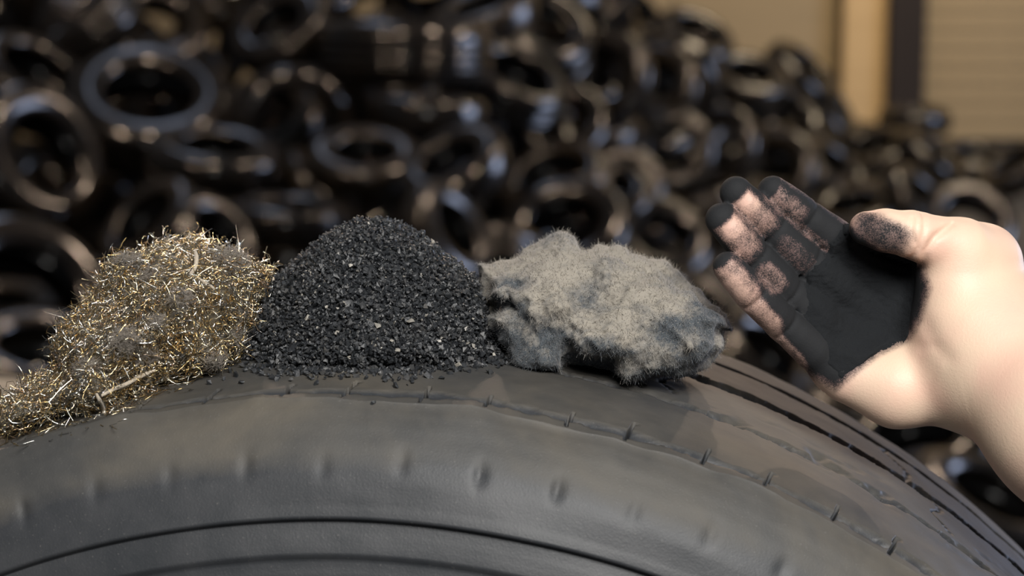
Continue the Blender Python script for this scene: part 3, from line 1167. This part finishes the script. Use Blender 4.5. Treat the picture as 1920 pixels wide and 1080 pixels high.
    for _ in range(50):
        p = np.pad(sm, 1, mode='edge')
        sm = (p[:-2, 1:-1] + p[2:, 1:-1] + p[1:-1, :-2] + p[1:-1, 2:] + sm * 2) / 6
    sd = poly_sd(PX, PY, POW) + 4 * nz.fbm(PX / 22, PY / 22, PX * 0, 2)
    thick = np.clip(sd * 0.22, -2.6, 3.2)
    wb = np.clip(sd / 24, 0, 1) * 0.8
    zt = sm * wb + np.minimum(top, sm + 2) * (1 - wb) + thick + wb * (0.3 * nz.fbm(PX / 8, PY / 8, PX * 0 + 4, 3) + 1.0 * nz.fbm(PX / 50, PY / 50, PX * 0 + 9, 2))
    keep = (sd > -14) & (top > -11)
    idt = np.full(PX.shape, -1)
    idt[keep] = np.arange(keep.sum())
    nk = int(keep.sum())
    dt = HD - zt[keep] / 1000
    sc = dt / F
    Vt = CAM + ((PX[keep] - 960) * HD / F)[:, None] * CX + dt[:, None] * CY + ((540 - PY[keep]) * HD / F)[:, None] * CZ
    Vb = CAM + ((PX[keep] - 960) * HD / F)[:, None] * CX + (HD - (zt[keep] - np.clip(thick[keep], 0, 9) - 3.5) / 1000)[:, None] * CY + ((540 - PY[keep]) * HD / F)[:, None] * CZ
    q = np.stack([idt[:-1, :-1], idt[1:, :-1], idt[1:, 1:], idt[:-1, 1:]], -1).reshape(-1, 4)
    q = q[(q >= 0).all(1)]
    # side skirts
    from collections import Counter
    ed = Counter()
    for k_ in range(4):
        for a_, b_ in zip(q[:, k_], q[:, (k_ + 1) % 4]):
            ed[(a_, b_)] += 1
    sk = [(a_ + nk, b_ + nk, b_, a_) for (a_, b_) in ed if (b_, a_) not in ed]
    tp = NT('carbon_black')
    fn = tp.noise(2500, 2, 0.7)
    cb = tp.mix(tp.ramp(fn, [(0.66, (0, 0, 0)), (0.78, (1, 1, 1))]), (0.0155, 0.017, 0.019), (0.05, 0.05, 0.05))
    tp.bump(tp.noise(1300, 4, 0.7), 0.6, 0.0008)
    mp = tp.set(color=cb, rough=0.95, spec=0.12)
    Vall = np.concatenate([Vt, Vb])
    po = Vall.mean(0)
    pw = mesh_np('carbon_black_powder', Vall - po, [q[:, ::-1], q + nk, np.array(sk)[:, ::-1]], mp)
    pw.location = tuple(po)
    tag(pw, 'matt jet-black powder filling the open palm of the hand', 'powder', kind='stuff')
    return hand


build_hand()


# ------------------------------------------------------------------ the heap of scrap tyres behind
def heap_tyre_mesh(name, R, Wd, rb, mat, tread=False):
    """closed hollow tyre, axle along z"""
    h = Wd / 2
    out = [(rb, -h * 0.80), (rb + 0.012, -h * 0.92), (rb + (R - rb) * 0.35, -h * 1.04), (rb + (R - rb) * 0.62, -h * 1.02), (R - 0.030, -h * 0.90), (R - 0.012, -h * 0.78), (R - 0.004, -h * 0.60)]
    if tread:
        tr = [(R, -h * .45), (R, -h * .40), (R - .008, -h * .39), (R - .008, -h * .30), (R + .001, -h * .29), (R + .002, -h * .06), (R - .008, -h * .05)]
    else:
        tr = [(R, -h * .4), (R + .002, 0.0)]
    half = out + tr
    mir = [(r, -z) for r, z in half[::-1] if z < -1e-9]
    inn = [(rb, h * 0.70), (rb + 0.02, h * 0.80), (rb + (R - rb) * .5, h * .92), (R - 0.035, h * 0.78), (R - 0.018, h * 0.4), (R - 0.016, 0)]
    inn = inn + [(r, -z) for r, z in inn[::-1] if z > 0]
    prof = np.array(half + mir + inn)
    n, m = len(prof), 60
    th = np.linspace(0, 2 * math.pi, m, endpoint=False)
    V = np.stack([prof[None, :, 0] * np.cos(th)[:, None], prof[None, :, 0] * np.sin(th)[:, None], np.broadcast_to(prof[None, :, 1], (m, n))], -1).reshape(-1, 3)
    i = np.arange(m)[:, None]
    j = np.arange(n)[None]
    Q = np.stack([i * n + j, ((i + 1) % m) * n + j, ((i + 1) % m) * n + (j + 1) % n, i * n + (j + 1) % n], -1).reshape(-1, 4)
    o = mesh_np(name, V, Q, mat)
    me = o.data
    bpy.data.objects.remove(o)
    return me


MH = [mat_heap_rubber('wet_black_rubber', (0.0055, 0.005, 0.0045), (0.012, 0.010, 0.008), 0.08),
      mat_heap_rubber('dusty_black_rubber', (0.009, 0.008, 0.0065), (0.022, 0.018, 0.013), 0.13)]
KINDS = [(0.31, 0.20, 0.172), (0.31, 0.18, 0.170), (0.33, 0.23, 0.21), (0.30, 0.20, 0.185)]
HM = [heap_tyre_mesh('heap_tire', R, w, rb, MH[i % 2], i in (2, 3)) for i, (R, w, rb) in enumerate(KINDS)]
E_ = 'in the dim blurred heap'
# px, py, outer half length px, tilt (nx right, ny up, nz to the viewer), kind, label
BIG = [
    (278, 205, 152, (0.16, 0.72, 0.67), 0, 'big open tire tipped towards the viewer, upper left of the heap'),
    (62, 300, 145, (0.72, 0.30, 0.62), 0, 'tire standing half on edge at the left picture edge, opening dark'),
    (505, 225, 105, (-0.15, 0.62, 0.77), 1, 'tire with bluish gleam inside, right of the big open tire'),
    (400, 305, 128, (0.12, 0.93, 0.35), 0, 'flat-lying tire with pale lower rim, below the big open tire'),
    (685, 305, 108, (0.05, 0.86, 0.50), 1, 'flat-lying tire with thin oval opening above the granule cone'),
    (852, 318, 104, (-0.38, 0.72, 0.58), 0, 'tire tilted left with slanting oval opening, above right of the granule cone'),
    (838, 440, 104, (0.76, 0.42, 0.48), 1, 'narrow slanting tire right behind the slope of the granule cone'),
    (800, 215, 112, (0.06, 0.985, 0.14), 0, 'tire lying flat with bluish right end, centre of the heap'),
    (760, 100, 165, (0.03, 0.985, 0.12), 2, 'wide tire lying flat near the top middle of the picture'),
    (1135, 145, 92, (-0.28, 0.20, 0.94), 0, 'round open tire facing the viewer, upper middle right of heap'),
    (1235, 165, 84, (-0.42, 0.15, 0.89), 1, 'tire half hidden beside the round open tire, upper right'),
    (1262, 285, 80, (-0.14, 0.16, 0.97), 1, 'small round tire facing the viewer above the blackened fingers'),
    (1350, 275, 80, (-0.45, 0.15, 0.88), 0, 'tire with bluish right side next to the small round tire'),
    (1452, 320, 84, (-0.4, 0.25, 0.88), 1, 'tire just behind the finger tips, only its arc lit'),
    (1040, 350, 106, (-0.32, 0.72, 0.60), 3, 'tire with arched rim and bluish right end behind the grey fluff'),
    (1062, 440, 122, (-0.18, 0.62, 0.76), 0, 'large tire with arched rim just above the grey fluff'),
    (1170, 345, 76, (0.05, 0.45, 0.89), 1, 'small tire arc between the arched tire and the fingers'),
    (1235, 455, 98, (0.20, 0.60, 0.77), 0, 'tire arc right behind the fluff, left of the finger tips'),
    (600, 362, 96, (0.74, 0.64, 0.20), 1, 'tire on edge seen from its tread, left of the granule top'),
    (535, 415, 112, (0.05, 0.97, 0.22), 0, 'tire lying flat with warm gleam behind wire and granules'),
    (285, 430, 108, (-0.55, 0.60, 0.58), 3, 'tire tilted left just above the wire heap'),
    (395, 450, 96, (0.65, 0.55, 0.52), 0, 'tire leaning right behind the wire heap top'),
    (170, 55, 110, (-0.6, 0.75, 0.28), 2, 'tire seen from its tread at the top left with bright edge'),
    (295, 55, 98, (0.30, 0.50, 0.81), 1, 'arched tire at the top edge above the big open tire'),
    (525, 60, 96, (-0.35, 0.60, 0.72), 0, 'tire with warm right rim at the top, left of centre'),
    (60, 160, 120, (0.55, 0.70, 0.45), 2, 'leaning tire in the upper left corner region'),
    (40, 560, 170, (0.50, 0.55, 0.67), 0, 'near blurred tire at the left edge beside the wire heap'),
    (90, 690, 160, (0.20, 0.90, 0.38), 3, 'lowest blurred tire at left, just over the tire shoulder'),
    (905, 30, 104, (-0.30, 0.85, 0.43), 1, 'tire with pale slanting upper rim at the top middle'),
    (1010, 60, 104, (0.35, 0.60, 0.72), 0, 'dim tire at the top right of centre'),
    (1045, 230, 96, (0.1, 0.55, 0.83), 0, 'very dark tire under the round open tire'),
    (960, 160, 104, (0.4, 0.75, 0.52), 2, 'dark tire in the middle of the heap, right of the flat tires'),
    (1500, 140, 78, (0.62, 0.66, 0.42), 0, 'tire with bluish upper edge on the right ridge of the heap'),
    (1400, 150, 80, (0.15, 0.80, 0.58), 1, 'tire below the ridge left of the bluish-edged tire'),
    (1300, 75, 80, (0.35, 0.75, 0.56), 3, 'tire at the ridge top where the wall begins'),
    (1560, 215, 72, (0.80, 0.45, 0.40), 1, 'tire leaning down the right end of the ridge'),
    (1470, 225, 76, (0.45, 0.55, 0.70), 3, 'tire with two bluish spots under the right ridge'),
    (1715, 225, 68, (0.02, 0.98, 0.20), 0, 'lone tire lying flat before the steel column'),
    (1640, 285, 70, (-0.30, 0.80, 0.52), 1, 'tire under the lone flat tire, left'),
    (1745, 300, 76, (0.55, 0.74, 0.38), 0, 'slanting tire with pale rims above the thumb'),
    (1830, 310, 74, (0.10, 0.92, 0.38), 2, 'tire above the thumb knuckle with bluish spots'),
    (1905, 320, 72, (-0.5, 0.80, 0.35), 0, 'tire at the right edge above the wrist'),
    (1560, 330, 80, (0.60, 0.60, 0.53), 3, 'tire between the index finger and the ridge'),
    (1600, 400, 84, (-0.2, 0.85, 0.48), 1, 'tire behind the gap between index finger and thumb'),
    (1815, 420, 88, (0.05, 0.60, 0.80), 0, 'dark round tire rising behind the thumb knuckle'),
    (1720, 380, 80, (0.65, 0.55, 0.52), 1, 'tire right behind the thumb tip'),
    (1300, 590, 110, (0.4, 0.80, 0.45), 0, 'tire in the dark gap between fluff and little finger'),
    (1430, 690, 120, (0.55, 0.70, 0.45), 2, 'tire below the little finger behind the tread'),
    (1720, 850, 150, (-0.25, 0.88, 0.40), 0, 'tire under the wrist just beyond the truck tire'),
    (1850, 960, 160, (0.35, 0.85, 0.40), 1, 'lowest tire at right between forearm and truck tire'),
    (1600, 760, 130, (0.2, 0.9, 0.38), 3, 'tire behind the tread under the palm'),
]
SIL = [(-400, -300), (1180, -200), (1240, 0), (1350, 95), (1440, 95), (1530, 120), (1600, 215), (1700, 230), (1920, 285), (2300, 300)]


def heap_depth(px, py):
    """distance of the heap's face: nearer at the foot, farther up and to the right"""
    d = 9.0 + 2.2 * (440 - py) / 440 if py < 440 else 9.0 - 4.0 * (py - 440) / 440
    return d + 7.2 * min(max((px - 900) / 820, 0), 1.1)


def build_heap():
    from mathutils.bvhtree import BVHTree
    rs = np.random.RandomState(2)
    m = 22
    an = np.linspace(0, 2 * math.pi, m, endpoint=False)
    prox = []
    for R, w, rb in KINDS:
        h = w / 2 * 1.06
        pr = np.array([(rb, -h * .85), (rb + .05, -h), (R - .03, -h * .93), (R + .004, -h * .5), (R + .006, h * .5), (R - .03, h * .93), (rb + .05, h), (rb, h * .85)])
        k = len(pr)
        V = np.stack([pr[None, :, 0] * np.cos(an)[:, None], pr[None, :, 0] * np.sin(an)[:, None], np.broadcast_to(pr[None, :, 1], (m, k))], -1).reshape(-1, 3)
        i, j = np.arange(m)[:, None], np.arange(k)[None]
        Q = np.stack([i * k + j, ((i + 1) % m) * k + j, ((i + 1) % m) * k + (j + 1) % k, i * k + (j + 1) % k], -1).reshape(-1, 4).tolist()
        prox.append((V, Q))

    def tree(p, nw, k, sc):
        M = np.array(Vector(nw).to_track_quat('Z', 'Y').to_matrix())
        return BVHTree.FromPolygons((prox[k][0] * sc @ M.T + p).tolist(), prox[k][1])
    P, T, Nn, K, Sc, Lb = [], [], [], [], [], []

    def low_of(nw, k, sc):
        z = nw[2] / np.linalg.norm(nw)
        return sc * (KINDS[k][0] * math.sqrt(max(0, 1 - z * z)) + KINDS[k][1] / 2 * abs(z))

    def hits(p, t, sc):
        return any(np.linalg.norm(p - q) < 0.36 * (sc + s2) + 0.03 and t.overlap(tt) for q, tt, s2 in zip(P, T, Sc))

    def add(p, nw, k, sc, lab, t=None):
        P.append(p); T.append(t or tree(p, nw, k, sc)); Nn.append(nw); K.append(k); Sc.append(sc); Lb.append(lab)
    # the tyres one can make out: on the heap's face, shifted along the line of sight until free
    for px, py, a, n, k, lab in sorted(BIG, key=lambda b: -b[2]):
        n = np.array(n, float)
        n /= np.linalg.norm(n)
        nw = n[0] * CX + n[1] * CZ - n[2] * CY
        d0 = heap_depth(px, py)
        while d0 > 3 and unproj(px, py, d0)[2] < low_of(nw, k, a * d0 / F / KINDS[k][0]) + 0.004:
            d0 -= 0.05
        for off in [0, .06, -.06, .12, -.12, .2, -.2, .3, -.3, .4, -.4, .5, -.5, .65, -.65, .8, -.8, 1.0, 1.2]:
            d = d0 + off
            sc = a * d / F / KINDS[k][0]
            p = unproj(px, py, d)
            if p[2] < low_of(nw, k, sc) or p[1] > WY - 0.6:
                continue
            t = tree(p, nw, k, sc)
            if not hits(p, t, sc):
                add(p, nw, k, sc, lab, t)
                break
        else:
            print('no room for', lab)
    nbig = len(P)
    FILL = 'dark tire half buried among other tires deep in the blurred heap'
    # carriers: under every tyre, other tyres down to the ground
    q = list(range(nbig))
    while q and len(P) < 240:
        i = q.pop(0)
        if P[i][2] - low_of(Nn[i], K[i], Sc[i]) < 0.12:
            continue
        best = None
        for tr in range(8):
            k, sc = rs.randint(4), rs.uniform(0.8, 1.05)
            nw = np.array([rs.normal() * 0.22, rs.normal() * 0.22 - 0.1, 1.0])
            nw /= np.linalg.norm(nw)
            p = P[i] + np.array([rs.normal() * 0.12, rs.uniform(0.02, 0.26), 0])
            p[2] = low_of(nw, k, sc) + 0.002
            if p[1] > WY - 0.5 or hits(p, tree(p, nw, k, sc), sc):
                continue
            while p[2] < P[i][2] - 0.05:
                p2 = p + np.array([0, 0, 0.02])
                if hits(p2, tree(p2, nw, k, sc), sc):
                    break
                p = p2
            if best is None or p[2] > best[0][2]:
                best = (p, nw, k, sc)
        if best:
            add(*best, FILL)
            q.append(len(P) - 1)
    # more tyres dropped on the heap behind the front ones
    sx, sy = [s_[0] for s_ in SIL], [s_[1] for s_ in SIL]
    for tr in range(5000):
        if len(P) >= 296:
            break
        px, py = rs.uniform(-250, 2150), rs.uniform(-150, 760)
        if tr % 3 == 0:
            px, py = rs.uniform(1000, 1600), rs.uniform(-40, 260)
        k, sc = rs.randint(4), rs.uniform(0.85, 1.1)
        d = heap_depth(px, py) + rs.choice([0.15, 0.35, 0.6, 0.9, 1.3])
        if py - F * KINDS[k][0] * sc * 0.8 / d < np.interp(px, sx, sy) - 4 or d > 18.6:
            continue
        nw = rs.normal(size=3) * 0.6 + np.array([0, -0.35, 0.6])
        nw /= np.linalg.norm(nw)
        p = unproj(px, py, d)
        lo_ = low_of(nw, k, sc) + 0.002
        if p[2] < lo_ or hits(p, tree(p, nw, k, sc), sc):
            continue
        while p[2] - 0.02 > lo_:
            p2 = p - np.array([0, 0, 0.02])
            if hits(p2, tree(p2, nw, k, sc), sc):
                break
            p = p2
        add(p, nw, k, sc, FILL)
    def where(p):
        x, y, _ = project(p[None])
        x, y = float(x[0]), float(y[0])
        h_ = 'left' if x < 640 else 'middle' if x < 1240 else 'right'
        v_ = 'high up' if y < 160 else 'halfway up' if y < 360 else 'low down'
        return 'dark tire half buried %s in the %s part of the blurred heap' % (v_, h_)
    for p, nw, k, sc, lab in zip(P, Nn, K, Sc, Lb):
        lab = where(p) if lab == FILL else lab
        o = bpy.data.objects.new('scrap_tire', HM[k])
        col.objects.link(o)
        o.location = tuple(p)
        o.scale = (sc, sc, sc)
        o.rotation_euler = Vector(nw).to_track_quat('Z', 'Y').to_euler()
        tag(o, lab, 'tire', 'scrap tires in the heap')


build_heap()

# pale timber trestle at the far left, its top rail just seen over the tyre's shoulder
M_beam = mat_wood('pale_beam_wood', (0.40, 0.36, 0.28), (0.5, 0.46, 0.36))
pb = unproj(-130, 735, 3.2)
tr_ = empty('timber_trestle', (float(pb[0]), float(pb[1]), 0.0))
tag(tr_, 'pale timber trestle at the left edge behind the shoulder of the truck tire', 'trestle')
hz = float(pb[2])
box('top_rail', (-0.30, 0, hz + 0.03), (0.88, 0.10, 0.05), M_beam, tr_, rot=(0, math.radians(6), 0), bevel=0.006)
for lx in (-0.62, 0.05):
    lh = hz + 0.03 - (lx + 0.30) * math.tan(math.radians(6)) - 0.02
    for sy in (-1, 1):
        ln = lh / math.cos(0.16)
        box('leg', (lx, sy * (0.02 + lh / 2 * math.tan(0.16)), lh / 2 - 0.005), (0.05, 0.035, ln - 0.02), M_beam, tr_, rot=(sy * 0.16, 0, 0), bevel=0.004)
box('stretcher', (-0.285, 0, 0.35), (0.62, 0.03, 0.06), M_beam, tr_, bevel=0.004)
